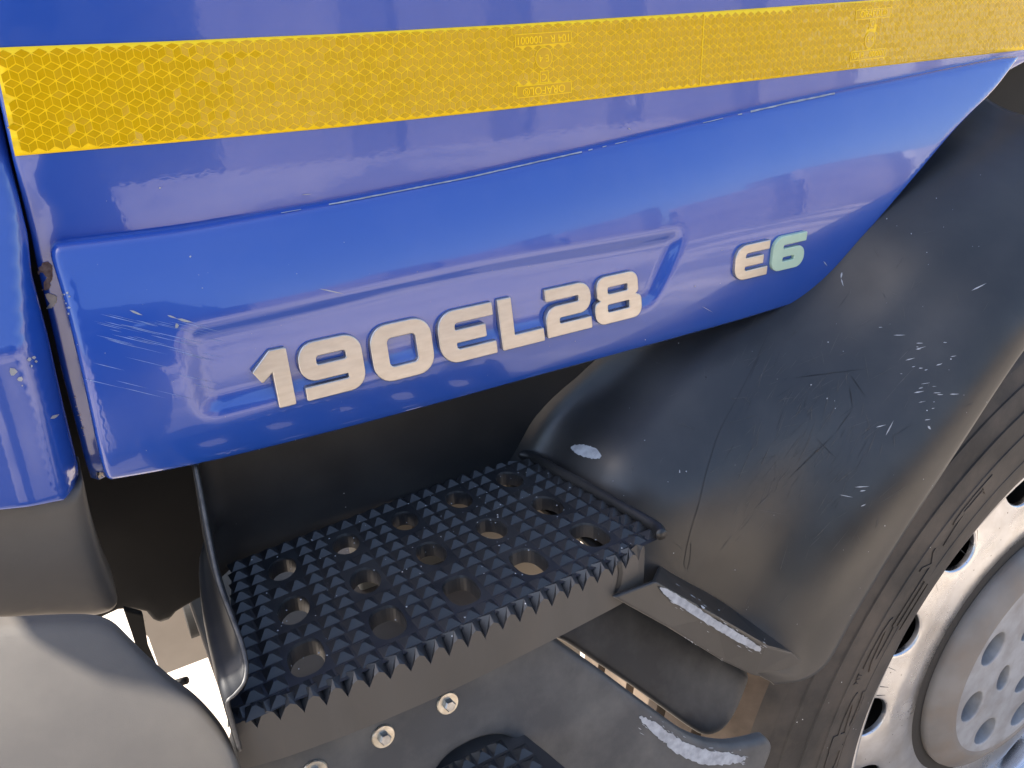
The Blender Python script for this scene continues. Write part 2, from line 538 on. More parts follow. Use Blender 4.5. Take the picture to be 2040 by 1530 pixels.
# the person taking the photograph, standing behind the camera and mirrored in the paint
def skin_figure(name, pts, edges, m, sub=2):
    me = bpy.data.meshes.new(name); bm = bmesh.new(); sk_ = bm.verts.layers.skin.verify()
    vs_ = []
    for i, (x, y, z, r) in enumerate(pts):
        v = bm.verts.new((x, y, z)); v[sk_].radius = (r, r); v[sk_].use_root = (i == 0); vs_.append(v)
    for a, b in edges: bm.edges.new((vs_[a], vs_[b]))
    bm.to_mesh(me); bm.free(); me.materials.append(m)
    o = bpy.data.objects.new(name, me); COL.objects.link(o)
    o.modifiers.new('skin', 'SKIN').use_smooth_shade = True
    ss = o.modifiers.new('sub', 'SUBSURF'); ss.levels = sub; ss.render_levels = sub
    return o
person = bpy.data.objects.new('person', None); COL.objects.link(person); person.location = (-0.06, -1.02, 0)
person['label'] = 'person in dark clothes holding up a phone, mirrored in the blue paint'
person['category'] = 'person'
M['cloth'] = mat('dark_cloth', (0.022, 0.024, 0.034), rough=0.9, spec=0.2, var=0.3, var_scale=8)
body_pts = [(0, 0, .95, .145), (0, 0, 1.10, .135), (0, .01, 1.26, .150), (0, .01, 1.40, .135), (0, .02, 1.50, .060), (0, .03, 1.56, .062), (0, .045, 1.66, .092), (0, .04, 1.75, .070),
            (-.19, .0, 1.41, .062), (-.27, .10, 1.17, .048), (-.10, .36, 1.20, .036), (-.07, .42, 1.22, .030),
            (.19, .0, 1.41, .062), (.27, .10, 1.17, .048), (.10, .36, 1.20, .036), (.07, .42, 1.22, .030),
            (-.10, 0, .86, .105), (-.12, .02, .50, .070), (-.13, -.02, .10, .048), (-.14, .10, .045, .042),
            (.10, 0, .86, .105), (.12, .02, .50, .070), (.13, -.02, .10, .048), (.14, .10, .045, .042)]
body_e = [(0, 1), (1, 2), (2, 3), (3, 4), (4, 5), (5, 6), (6, 7), (3, 8), (8, 9), (9, 10), (10, 11), (3, 12), (12, 13), (13, 14), (14, 15),
          (0, 16), (16, 17), (17, 18), (18, 19), (0, 20), (20, 21), (21, 22), (22, 23)]
bd = skin_figure('body', body_pts, body_e, M['cloth']); bd.parent = person

# ------------------------------------------------------------------ door skin and tape
def S_door(x, z):
    return 0.0 + 0.010 * (x - 0.35) ** 2 - 0.05 * max(0.0, -0.02 - z) ** 2
dl = xz([(-14, 150), (0, 207), (28, 330), (62, 470), (76, 540), (100, 640), (128, 760), (160, 880), (172, 930), (182, 957)], S_door)
db = xz([(198, 962), (213, 955)], S_door)
door_outer = [(-0.012, 0.55), (-0.010, 0.02)] + dl + db + [(0.03, -0.20), (0.2, -0.18), (0.6, -0.14), (0.80, -0.088), (0.86, -0.072), (0.95, -0.066), (1.10, -0.05), (1.10, 0.55)]
door = sheet('door_panel', door_outer, S_door, M['blue'], res=0.02, er=0.004, thick=0.03, step=0.01)
door_t = bvh(door)

TT = [(-14, 95.6), (16, 94), (340, 82), (680, 67), (1020, 48.5), (1360, 27), (1745, 0), (2060, -24), (2250, -40)]
TB = [(30, 311), (340, 284.5), (680, 253), (1020, 216.5), (1360, 177), (1700, 137.5), (2060, 97), (2250, 74)]
S_tape = lambda x, z: S_door(x, z) - 0.0007
t_top = np.array(xz(TT, S_tape)); t_bot = np.array(xz(TB, S_tape))
t_outer = [tuple(p) for p in t_top] + [tuple(p) for p in t_bot[::-1]]
tape = sheet('reflective_tape', t_outer, S_tape, M['tape'], door, res=0.006, er=0.0, thick=0.0006, step=0.006,
             label='yellow reflective tape with honeycomb pattern')
# the embossed rhombic cells
s = 0.0077; a_ = s / math.sqrt(3); x0 = t_top[:, 0].min(); x1 = t_top[:, 0].max()
zt = lambda x: np.interp(x, t_top[:, 0], t_top[:, 1]); zb = lambda x: np.interp(x, t_bot[:, 0], t_bot[:, 1])
mk = onS((1083, 132), S_tape); mkx, mkz = mk[0], (zt(mk[0]) + zb(mk[0])) / 2
mk2 = onS((1735, 60), S_tape); mk2x = mk2[0]
def label_zone(x, z):
    for cx in (mkx, mk2x):
        dx, dz = x - cx, z - (zt(cx) + zb(cx)) / 2
        if abs(dx) < 0.0205 and (0.0127 < dz < 0.0183 or -0.0183 < dz < -0.0127): return True
        if math.hypot(dx, dz - 0.004) < 0.0052: return True
        if abs(dx) < 0.0026 and -0.0105 < dz < -0.0045: return True
    return False
cv, cf = [], []
seam = onS((1398, 100), S_tape)[0]
for row in range(-1, 10):
    zr = -0.016 - 1.5 * a_ * row
    for c in range(-2, 140):
        p = np.array([x0 + c * s + (s / 2 if row % 2 else 0), zr])
        for phi in (0, 60, 120):
            e1 = a_ * np.array([math.cos(math.radians(phi + 30)), math.sin(math.radians(phi + 30))])
            e2 = a_ * np.array([math.cos(math.radians(phi - 30)), math.sin(math.radians(phi - 30))])
            q = np.array([p, p + e2, p + e1 + e2, p + e1]); ce = q.mean(0)
            xl = np.interp(ce[1], [t_bot[0, 1], t_top[1, 1]], [t_bot[0, 0], t_top[0, 0]])
            if not (xl + 0.0022 < ce[0] < x1): continue
            top, bot = zt(ce[0]) - 0.0010, zb(ce[0]) + 0.0010
            if not (bot < ce[1] < top) or label_zone(*ce): continue
            q = ce + (q - ce) * 0.86
            q[:, 1] = np.clip(q[:, 1], bot, top)
            if q[:, 1].max() - q[:, 1].min() < 0.0006: continue
            tl = rng.normal(0, 0.020, 2)
            b = len(cv)
            for w in q:
                cv.append((w[0], S_tape(*w) - 0.00022 + float(tl @ (w - ce)), w[1]))
            cf.append((b, b + 1, b + 2, b + 3))
from_data('tape_cell', cv, cf, M['cell'], tape, smooth=False, kind='stuff')
def place_flat(me, cx, cz, S, rot=0.0, lift=0.0005):
    R = math.radians(rot)
    for v in me.vertices:
        X = v.co.x * math.cos(R) - v.co.y * math.sin(R); Z = v.co.x * math.sin(R) + v.co.y * math.cos(R)
        v.co = (cx + X, S(cx + X, cz + Z) - lift - v.co.z, cz + Z)
    me.update()
def frame_mesh(w, h, t):
    o = [(-w, -h), (w, -h), (w, h), (-w, h)]; i = [(-w + t, -h + t), (w - t, -h + t), (w - t, h - t), (-w + t, h - t)]
    return curve_mesh([o, i], 0.0001, 0)
sx = [(seam - .0004, zb(seam) + .0008), (seam + .0004, zb(seam) + .0008), (seam + .0004, zt(seam) - .0008), (seam - .0004, zt(seam) - .0008)]
from_data('tape_seam', [(p[0], S_tape(*p) - .0006, p[1]) for p in sx], [(0, 1, 2, 3)], M['tape'], tape, smooth=False)
for cx, flip in ((mkx, 180.0), (mk2x, 0.0)):
    cz = (zt(cx) + zb(cx)) / 2; sg = -1 if flip else 1
    tl = math.degrees(math.atan2(zt(cx + .02) - zt(cx - .02), .04))
    circ_ = [(0.0064 * math.cos(q), 0.0064 * math.sin(q)) for q in np.linspace(0, 6.28, 40)[:-1]]
    rect_ = lambda w, h: [(-w, -h), (w, -h), (w, h), (-w, h)]
    for pol, dz in ((rect_(.0213, .0036), -sg * .0155), (circ_, -sg * .004), (rect_(.0032, .0036), sg * .0075), (rect_(.0213, .0036), sg * .0155)):
        me = curve_mesh([pol], 0.00002, 0); place_flat(me, cx, cz + dz, S_tape, tl, 0.00040)
        link('tape_label', me, M['cell'], tape, smooth=False)
    for me, dx, dz, rt in ((text_mesh('104 R - 000001', 0.0066), 0, -sg * 0.0155, flip),
                           (frame_mesh(0.0215, 0.0038, 0.0005), 0, -sg * 0.0155, 0),
                           (text_mesh('E 4', 0.0062), 0, -sg * 0.004, flip),
                           (curve_mesh([[(0.0066 * math.cos(q), 0.0066 * math.sin(q)) for q in np.linspace(0, 6.28, 40)[:-1]],
                                        [(0.0061 * math.cos(q), 0.0061 * math.sin(q)) for q in np.linspace(0, 6.28, 40)[:-1]]], 0.0001, 0), 0, -sg * 0.004, 0),
                           (text_mesh('C', 0.0062), 0, sg * 0.0075, flip),
                           (frame_mesh(0.0034, 0.0038, 0.0005), 0, sg * 0.0075, 0),
                           (text_mesh('ORAFOL\u00ae', 0.0072), 0, sg * 0.0155, flip),
                           (frame_mesh(0.0215, 0.0038, 0.0005), 0, sg * 0.0155, 0)):
        place_flat(me, cx + dx, cz + dz, S_tape, rt + tl, 0.00052)
        link('tape_mark', me, M['tape'], tape, smooth=False)

# ------------------------------------------------------------------ skirt with lettering
SK = [(104, 520), (104, 500), (116, 488), (200, 478), (365, 457), (520, 430), (700, 397), (930, 352), (1160, 300), (1360, 252), (1560, 205),
      (1800, 155), (2000, 115), (2036, 112), (2036, 112), (2020, 135), (1985, 180), (1900, 268), (1800, 385), (1700, 500), (1640, 572), (1606, 600), (1606, 600), (1580, 609),
      (1450, 648), (1100, 745), (800, 828), (600, 880), (400, 928), (225, 960), (212, 955), (200, 915), (178, 810), (150, 690), (125, 590)]
_zx = np.array([-.02, .003, .068, .168, .339, .532, .845, 1.0]); _zz = np.array([-.108, -.108, -.109, -.107, -.097, -.082, -.062, -.05])
def sstep(a, b, x):
    t = min(1.0, max(0.0, (x - a) / (b - a))); return t * t * (3 - 2 * t)
def rec_sdf(x, z):
    # trough behind the lettering, right end slanted
    zc = -0.186 + 0.010 * math.sin(max(0, min(1, (x - .05) / .36)) * math.pi) ** 2 * 0.4
    px = x - 0.225; right = 0.172 + (z + 0.186) * 0.55; left = 0.172
    dx = (px - right) if px > 0 else (-px - left)
    h = 0.0265
    dz = abs(z - zc) - h
    r = 0.010
    qx, qz = dx + r, dz + r
    return math.hypot(max(qx, 0), max(qz, 0)) + min(max(qx, qz), 0) - r
def S_skirt0(x, z):
    zt_ = float(np.interp(x, _zx, _zz)); t = (zt_ - z) / (zt_ + 0.248)
    u = max(-0.2, t)
    y = -0.009 - 0.0235 * (1 - (1 - u / 0.62) ** 2)
    k = sstep(0.45, 0.85, x)
    y -= k * 0.009 * u
    return y
def S_skirt(x, z):
    y = S_skirt0(x, z)
    m = 1 - sstep(-0.009, 0.004, rec_sdf(x, z))
    fl = 0.35 * y + 0.65 * (-0.0315) + 0.0050
    return y * (1 - m) + fl * m
sk = smooth_poly(xz(SK, S_skirt0), 6)
skirt = sheet('side_skirt', sk, S_skirt, M['blue'], res=0.0042, er=0.0045, thick=0.030, step=0.004,
              label='blue side skirt with raised metal lettering')
skirt_t = bvh(skirt)

def glyph(ch, w, h):
    R, r = 0.30 * h, 0.06 * h
    def G(pts): return [(p[0] * w, p[1] * h, (p[2] if len(p) > 2 else 0.015) * h) for p in pts]
    if ch == '1': o = [G([(0, .70), (.55, 1, .03), (1, 1, .03), (1, 0), (.55, 0), (.55, .66), (.20, .50)])]
    elif ch == '9': o = [G([(.03, 0), (1, 0, .30), (1, 1, .30), (0, 1, .30), (0, .33, .27), (.75, .33, .04), (.75, .22, .04), (.03, .22)]),
                         G([(.25, .58, .05), (.76, .58, .05), (.76, .76, .07), (.25, .76, .07)])]
    elif ch == '0': o = [G([(0, 0, .32), (1, 0, .32), (1, 1, .32), (0, 1, .32)]), G([(.245, .23, .10), (.755, .23, .10), (.755, .77, .10), (.245, .77, .10)])]
    elif ch == 'E': o = [G([(1, 1), (0, 1, .36), (0, 0, .36), (1, 0), (1, .23), (.28, .23, .08), (.28, .38, .03), (.84, .38), (.84, .61), (.28, .61, .03), (.28, .77, .08), (1, .77)])]
    elif ch == 'L': o = [G([(0, 1), (.29, 1), (.29, .24), (1, .24), (1, 0), (0, 0)])]
    elif ch == '2': o = [G([(.03, 1), (1, 1, .28), (1, .38, .28), (.27, .38, .06), (.27, .23, .04), (.98, .23), (.98, 0), (0, 0), (0, .62, .28), (.75, .62, .05), (.75, .77, .05), (.03, .77)])]
    elif ch == '8': o = [G([(.06, 1, .26), (.94, 1, .26), (.94, .56, .10), (.86, .51, .02), (1, .44, .12), (1, 0, .27), (0, 0, .27), (0, .44, .12), (.14, .51, .02), (.06, .56, .10)]),
                         G([(.27, .61, .05), (.73, .61, .05), (.73, .78, .05), (.27, .78, .05)]), G([(.25, .22, .05), (.75, .22, .05), (.75, .41, .05), (.25, .41, .05)])]
    elif ch == '6': o = [G([(1, 1), (0, 1, .36), (0, 0, .30), (1, 0, .30), (.98, .62, .28), (.29, .62, .03), (.29, .77, .06), (1, .77)]),
                         G([(.30, .23, .06), (.70, .23, .06), (.70, .40, .06), (.30, .40, .06)])]
    return [rounded(q) for q in o]
# letter boxes measured on the plane y = -0.04
LET = [('1', .0846, .1046, -.2118, -.1782), ('9', .1112, .1491, -.2118, -.1785), ('0', .1558, .1954, -.2125, -.1778), ('E', .2010, .2402, -.2110, -.1782),
       ('L', .2454, .2772, -.2109, -.1778), ('2', .2808, .3175, -.2103, -.1782), ('8', .3215, .3612, -.2108, -.1780),
       ('E', .4548, .4888, -.2048, -.1774), ('6', .4945, .5292, -.2045, -.1772)]
for i, (ch, xa, xb, za, zb_) in enumerate(LET):
    yc = S_skirt(((xa + xb) / 2), (za + zb_) / 2); k = (D0 + yc - 0.002) / (D0 - 0.04)
    yc = S_skirt(((xa + xb) / 2) * k, (za + zb_) / 2 * k); k = (D0 + yc - 0.002) / (D0 - 0.04)
    xa, xb, za, zb_ = xa * k, xb * k, za * k, zb_ * k
    me = curve_mesh(glyph(ch, xb - xa, zb_ - za), 0.0018, 0.0006)
    sl0 = S_skirt((xa + xb) / 2, zb_ - .004); sl1 = S_skirt((xa + xb) / 2, za + .004)
    sx0 = S_skirt(xa + .003, (za + zb_) / 2); sx1 = S_skirt(xb - .003, (za + zb_) / 2)
    for v in me.vertices:
        X, Z = xa + v.co.x, za + v.co.y
        ys = sl1 + (sl0 - sl1) * (Z - za - .004) / (zb_ - za - .008) + (sx1 - sx0) * ((X - (xa + xb) / 2) / (xb - xa - .006))
        v.co = (X, ys - v.co.z - 0.0007, Z)
    me.flip_normals() if False else None
    bm = bmesh.new(); bm.from_mesh(me); bmesh.ops.recalc_face_normals(bm, faces=bm.faces); bm.to_mesh(me); bm.free()
    link('letter', me, M['mint'] if i == 8 else M['silver'], skirt, smooth=False,
         label='pale green raised digit 6' if i == 8 else None)

# scratches and chips on the skirt
sc = []
for _ in range(46):
    u = random.random(); x = 215 + 190 * u + random.gauss(0, 25); y = 625 + 25 * u + random.random() * (60 if random.random() < .7 else 150)
    Lq = random.uniform(25, 110)
    sc.append(streak((x - Lq / 2, y - Lq * 0.11), (x + Lq / 2, y + Lq * 0.13), random.uniform(.25, .75)))
decals('scratch_mark', sc, skirt_t, M['scratch'], skirt, lift=0.00025, kind='stuff')
ch = [streak((258, 618), (284, 628), 2.2), streak((333, 628), (352, 634), 1.6), streak((352, 635), (384, 642), 2.6), speck((352, 648), 5), speck((379, 511), 2.5),
      streak((635, 575), (685, 585), 1.0), streak((1398, 610), (1420, 622), .5), streak((1640, 520), (1648, 530), .8), speck((1384, 570), 1.5)]
ch += [speck((random.uniform(125, 140), random.uniform(580, 632)), random.uniform(1.2, 3.2)) for _ in range(12)]
ch += [speck((random.uniform(150, 1500), random.uniform(480, 900)), random.choice([.5, .6, .8, 1.1])) for _ in range(70)]
decals('paint_chip', ch, skirt_t, M['scuff_glint'], skirt, lift=0.0003, kind='stuff')
# glint painted as a white line along the skirt's top lip
lip = []
def lip_y(x): return np.interp(x, [365, 700, 930, 1160, 1360, 1560, 1800], [457, 397, 352, 300, 252, 205, 155])
for xs, xe, w in ((655, 1160, 1.6), (1172, 1185, 1.2), (1200, 1212, 1.0), (1225, 1250, .8), (1400, 1440, .8), (1470, 1480, 1.5), (1495, 1668, 2.0), (560, 600, .6)):
    xs_ = np.arange(xs, xe + 1, 8)
    up = [(x, lip_y(x) + 3 - w * random.uniform(.6, 1)) for x in xs_]; dn_ = [(x, lip_y(x) + 3 + w * random.uniform(.6, 1)) for x in xs_]
    lip += [[up[i], up[i + 1], dn_[i + 1], dn_[i]] for i in range(len(xs_) - 1)]
decals('lip_glint', lip, skirt_t, M['scuff_glint'], skirt, lift=0.0004, kind='stuff')
# marks on the door's front return: rust, bare patch, chips
decals('rust_patch', [jag([(80, 530), (90, 521), (102, 527), (104, 550), (98, 572), (88, 577), (77, 560)], 1.2)], door_t, M['rust'], door, lift=0.0006, label='brown rust patch')
decals('bare_patch', [jag([(78, 592), (95, 585), (110, 588), (112, 603), (100, 614), (84, 613)], .8)] + [streak((84, 616 + 5 * i), (112, 614 + 5 * i), 1.2) for i in range(3)],
       door_t, M['primer'], door, lift=0.0006)
decals('paint_chip', [speck((random.uniform(140, 172) + 0, 0) if False else (150 + i * 2.2, 795 + i * 9 + random.uniform(-6, 6)), random.uniform(.8, 2.4)) for i in range(9)]
       + [speck((318, 374), 2.5), speck((212, 400), 1), streak((600, 388), (620, 386), .8), streak((1250, 255), (1256, 258), 1)], door_t, M['scuff_glint'], door, lift=0.0005, kind='stuff')
decals('bare_patch', [jag([(192, 940), (198, 952), (205, 940), (208, 955), (200, 960), (193, 956)], .5, 3)], door_t, M['primer'], door, lift=0.0006)

# ------------------------------------------------------------------ front corner panel and bumper
cr = np.array(xz([(-40, 250), (5, 340), (33, 440), (39, 560), (46, 680), (86, 820), (128, 990)], lambda x, z: -0.03))
def S_corner(x, z):
    xc = float(np.interp(-z, -cr[:, 1], cr[:, 0]))
    zz = -0.1515
    y = -0.034 + (0.42 * (z - zz) if z > zz else 0.05 * (zz - z))
    y = max(y, -0.034) if z <= zz else y
    if x > xc:
        y = y + min(0.06, (x - xc) * 1.6)
    else:
        y = y - 0.002 * sstep(0, .02, xc - x) + 0.35 * max(0.0, -0.07 - x) ** 2
    return y
CP = [(-70, 60), (-30, 130), (-4, 207), (22, 330), (58, 480), (66, 560), (100, 690), (130, 825), (158, 940), (160, 962), (140, 983), (60, 994), (-60, 1006), (-330, 1020)]
cpx = xz(CP, lambda x, z: -0.02)
corner_outer = cpx + [(-0.17, -0.22), (-0.20, -0.05), (-0.22, 0.0), (-0.28, 0.036), (-0.40, 0.09), (-0.40, 0.10), (-0.05, 0.10)]
corner = sheet('front_corner_panel', corner_outer, S_corner, M['blue'], res=0.004, er=0.003, thick=0.03, step=0.004)
corner_t = bvh(corner)
sheet('sun_block_pillar', [(-0.30, 0.095), (-0.016, 0.095), (-0.016, 0.55), (-0.45, 0.55), (-0.45, 0.36), (-0.42, 0.30), (-0.385, 0.245)], lambda x, z: 0.030 + 0.35 * max(0.0, -0.07 - x) ** 2, M['blue'], res=0.03, er=0.006, thick=0.03, step=0.02)  # unseen cab panel, added and outlined to block sun and shape the bumper's shadow
decals('paint_chip', [speck((58, 716), 4), speck((66, 712), 4), speck((70, 720), 3), speck((62, 730), 3), streak((99, 834), (117, 825), 3.2), speck((25, 740), 9), speck((40, 755), 7), speck((44, 768), 2)],
       corner_t, M['scuff_glint'], corner, lift=0.0004, kind='stuff')

def S_upb(x, z): return -0.026 + 1.2 * max(0.0, -0.08 - x) ** 2 - 0.06 * (z + 0.24)
UB = [(-330, 1012), (60, 990), (150, 978), (166, 968), (172, 985), (190, 1070), (214, 1150), (238, 1208), (228, 1226), (190, 1238), (90, 1241), (-330, 1236)]
upb = sheet('upper_bumper_corner', smooth_poly(xz(UB, S_upb), 4), S_upb, M['grey'], res=0.006, er=0.010, thick=0.03, step=0.004)
def S_lowb(x, z):
    t = (-0.262 - z) / 0.13
    y = -0.075 - 0.105 * math.sin(min(max(t, -.2), 1.35) / 1.0 * math.pi / 2 * 0.8)
    return y + 1.5 * max(0.0, -0.10 - x) ** 2
LB = [(-420, 1252), (0, 1252), (120, 1246), (190, 1247), (228, 1260), (262, 1292), (300, 1330), (345, 1370), (395, 1408), (435, 1450), (462, 1490), (482, 1545), (495, 1640), (400, 1800), (-420, 1700)]
lowb = sheet('lower_bumper', smooth_poly(xz(LB, S_lowb), 4), S_lowb, M['grey'], res=0.007, er=0.004, thick=0.006, step=0.005,
             label='curved grey plastic lower bumper corner')

# ------------------------------------------------------------------ dark inner structure
def box(name, x0, x1, y0, y1, z0, z1, m, parent=None, bev=0.002, **k):
    return prism(name, [(x0, y0, z0), (x1, y0, z0), (x1, y0, z1), (x0, y0, z1)], (0, y1 - y0, 0), m, parent, bev=bev, **k)
box('cab_inner_panel', -0.20, 1.10, 0.06, 0.09, -0.20, 0.54, M['dark'])
S_lin = lambda x, z: 0.055
LN = [(-40, 150), (40, 300), (90, 480), (150, 650), (230, 800), (460, 860), (450, 1000), (440, 1130), (433, 1178), (392, 1198), (352, 1222), (338, 1240), (322, 1245), (306, 1238), (292, 1222), (262, 1216), (236, 1218), (200, 1235), (120, 1240)]
sheet('side_liner', xz(LN, S_lin), S_lin, M['dark'], res=0.012, er=0.004, thick=0.10, step=0.006)
pl = [onY(p, 0.42) for p in [(240, 1205), (470, 1120), (470, 1288), (424, 1306), (322, 1345), (296, 1270)]]
prism('chassis_plate', pl, (0, 0.02, 0), M['beige'])
br = [onY(p, 0.02) for p in [(246, 1215), (285, 1225), (296, 1290), (322, 1350), (300, 1340), (275, 1300), (262, 1260)]]
prism('bracket', br, (0, 0.006, 0), M['dark'], bev=0.001)
tube('bracket_bolt', [onY((335, 1366), 0.03), onY((352, 1361), 0.025), onY((372, 1355), 0.02)], 0.0028, M['dark'])
b_ = onY((415, 1208), 0.16)
tube('spring_pin', [b_ + np.array([-0.02, 0, 0]), b_ + np.array([0.03, 0, 0])], 0.022, M['dark'], n=20)
tube('spring_pin_bolt', [onY((421, 1207), 0.13), onY((421, 1222), 0.13)], 0.009, M['rust'], n=6)

# ------------------------------------------------------------------ step well: back wall, left cheek
ZS = -0.335
def S_back(x, z): return 0.012
bw = [(0.045, -0.15), (0.36, -0.15), (0.36, ZS - 0.02), (0.045, ZS - 0.02)]
# back wall curving forward on the left into the cheek plate
prof_front = [onY((388, 925), -0.020), onY((400, 985), -0.034), onY((418, 1080), -0.058), onY((436, 1160), -0.082), onY((462, 1230), -0.108),
              onY((482, 1285), -0.128), onY((490, 1325), -0.140), onY((486, 1358), -0.146), onY((468, 1382), -0.148), onY((452, 1398), -0.149),
              onY((462, 1440), -0.149), onY((478, 1495), -0.149)]
pf = smooth_poly(prof_front, 4, closed=False)
vs, fs = [], []
NC = 10
for q in pf:
    zq = q[2]
    for k in range(NC + 1):
        t = k / NC
        # from the front edge back to the wall with a fillet
        yb = 0.012; xb = 0.055 + 0.02 * (zq + 0.2)
        y = q[1] + (yb - q[1]) * math.sin(t * math.pi / 2)
        x = q[0] + (xb - q[0]) * (t ** 1.5) + 0.012 * (1 - math.cos(t * math.pi / 2)) * t ** 4
        vs.append((x, y, zq))
    vs.append((0.36, 0.0122, zq))
NN = NC + 2
for i in range(len(pf) - 1):
    for k in range(NN - 1): fs.append((i * NN + k, i * NN + k + 1, (i + 1) * NN + k + 1, (i + 1) * NN + k))
b = len(vs)
vs += [(0.055, 0.012, -0.14), (0.36, 0.0122, -0.14)]
fs.append((b, b + 1, NN - 1, NN - 2))
M['well'] = mat('well_plastic', (0.016, 0.0165, 0.018), rough=0.45, spec=0.35, var=0.3, var_scale=14, dust=(0.05, 0.047, 0.043), dust_amt=0.5, dust_scale=9, fleck=((0.4, 0.4, 0.4), 120, 0.06, 0.9))
well = from_data('step_well', vs, fs, M['well'])
md = well.modifiers.new('solid', 'SOLIDIFY'); md.thickness = 0.003; md.offset = 0
tube('cheek_edge', pf, 0.0010, mat('worn_edge', (0.10, 0.095, 0.09), rough=0.5, var=0.5, var_scale=200), well, n=6)

# ------------------------------------------------------------------ step tread
HB = np.array([[.0835, -.0260], [.2650, -.0109]]); HF = np.array([[.0720, -.1145], [.2750, -.1038]])
def fan(u, v):
    a = HB[0] + (HB[1] - HB[0]) * u / 4; b = HF[0] + (HF[1] - HF[0]) * u / 4
    return a + (b - a) * v / 2
TRo = [fan(-.70, -.62), fan(4.55, -.60), fan(4.72, -.50), fan(4.80, 0.2), fan(4.82, 2.0), fan(4.74, 2.50), fan(4.60, 2.66), fan(3.0, 2.68), fan(1.5, 2.68), fan(0, 2.66), fan(-.90, 2.58), fan(-.82, 1.2)]
def hole_poly(u, v, f=1.0, n=28):
    c = fan(u, v); ex = (fan(u + .01, v) - fan(u - .01, v)) / .02; ey = (fan(u, v + .01) - fan(u, v - .01)) / .02
    out = []
    ru, rv = 0.212 * f, (0.27, 0.30, 0.325)[v] * f
    e = 2.0 if v < 2 else 2.6
    for k in range(n):
        q = 2 * math.pi * k / n
        cu, cvv = math.cos(q), math.sin(q)
        out.append(c + ex * ru * math.copysign(abs(cu) ** (2 / e), cu) + ey * rv * math.copysign(abs(cvv) ** (2 / e), cvv))
    return out
holes = [hole_poly(u, v) for u in range(5) for v in range(3)]
V, F, _ = cdt(resample(TRo, 0.006), [np.array(h) for h in holes], 0.008)
vs = [(p[0], p[1], ZS) for p in V]; fs = [tuple(f) for f in F]
# tube walls of the holes, with a small drop at the rim
for h in holes:
    c = np.mean(h, 0); n = len(h)
    for lv, (dz, sc_) in enumerate(((0, 1.0), (-0.0015, 0.96), (-0.0115, 0.95))):
        for p in h: 
            q = c + (p - c) * sc_; vs.append((q[0], q[1], ZS + dz))
    b = len(vs) - 3 * n
    for lv in range(2):
        for k in range(n): fs.append((b + lv * n + k, b + lv * n + (k + 1) % n, b + (lv + 1) * n + (k + 1) % n, b + (lv + 1) * n + k))
step = from_data('step', vs, fs, M['step'], smooth=False, fix='weld', label='black plastic step with pyramid grip studs and drain holes')
# make sure the tread faces up
if sum(p.normal.z * p.area for p in step.data.polygons if abs(p.normal.z) > .9) < 0: step.data.flip_normals()
# one pyramid stud, slightly worn tip, shared by all copies
def stud_mesh(wx, wy, h):
    b_, t_ = 0.49, 0.08
    vs = [(-b_ * wx, -b_ * wy, -.0005), (b_ * wx, -b_ * wy, -.0005), (b_ * wx, b_ * wy, -.0005), (-b_ * wx, b_ * wy, -.0005),
          (-t_ * wx, -t_ * wy, h), (t_ * wx, -t_ * wy, h), (t_ * wx, t_ * wy, h), (-t_ * wx, t_ * wy, h)]
    fs = [(0, 1, 5, 4), (1, 2, 6, 5), (2, 3, 7, 6), (3, 0, 4, 7), (4, 5, 6, 7)]
    me = bpy.data.meshes.new('grip_stud'); me.from_pydata(vs, [], fs); me.update(); me.materials.append(M['step']); return me
PX, PY = 0.0118, 0.0110
sm = stud_mesh(PX, PY, 0.0038)
def stud(u, v, parent, f=fan, z=ZS, me=None):
    c = f(u, v); e = f(u + .05, v) - f(u - .05, v)
    o = bpy.data.objects.new('grip_stud', me or sm); COL.objects.link(o); o.parent = parent
    o.location = (c[0], c[1], z); o.rotation_euler = (0, 0, math.atan2(e[1], e[0]))
    k = np.linalg.norm(e) * 10 / (PX * 4 * 4) * 4
    o.scale = (np.linalg.norm(e) / 0.1 / (PX * 4), 1.0, random.uniform(.88, 1.05))
    return o
us = [-.625, -.375] + [k + d for k in range(4) for d in (.375, .625)] + [4.375, 4.625]
for v in np.arange(-.5, 2.51, .25):
    for u in us:
        if u > 4.5 and v < -.3: continue
        stud(u, v, step)
for k in range(5):
    for d in (-.125, .125):
        for v in (-.5, .5, 1.5, 2.5): stud(k + d, v, step)

gt = []
for _ in range(150):
    c = fan(random.uniform(-.8, 4.8), random.uniform(-.4, 2.7)); gt.append((c[0], c[1], random.uniform(.0002, .00055)))
gvs, gfs = [], []
for x, y, r in gt:
    b = len(gvs); zz = ZS + random.choice([.0006, .0006, .0042])
    gvs += [(x - r, y - r, zz), (x + r, y - r, zz), (x + r, y + r, zz), (x - r, y + r, zz), (x, y, zz + r)]
    gfs += [(b, b + 1, b + 4), (b + 1, b + 2, b + 4), (b + 2, b + 3, b + 4), (b + 3, b, b + 4)]
from_data('grit', gvs, gfs, M['scuff_glint'], step, smooth=False, kind='stuff')
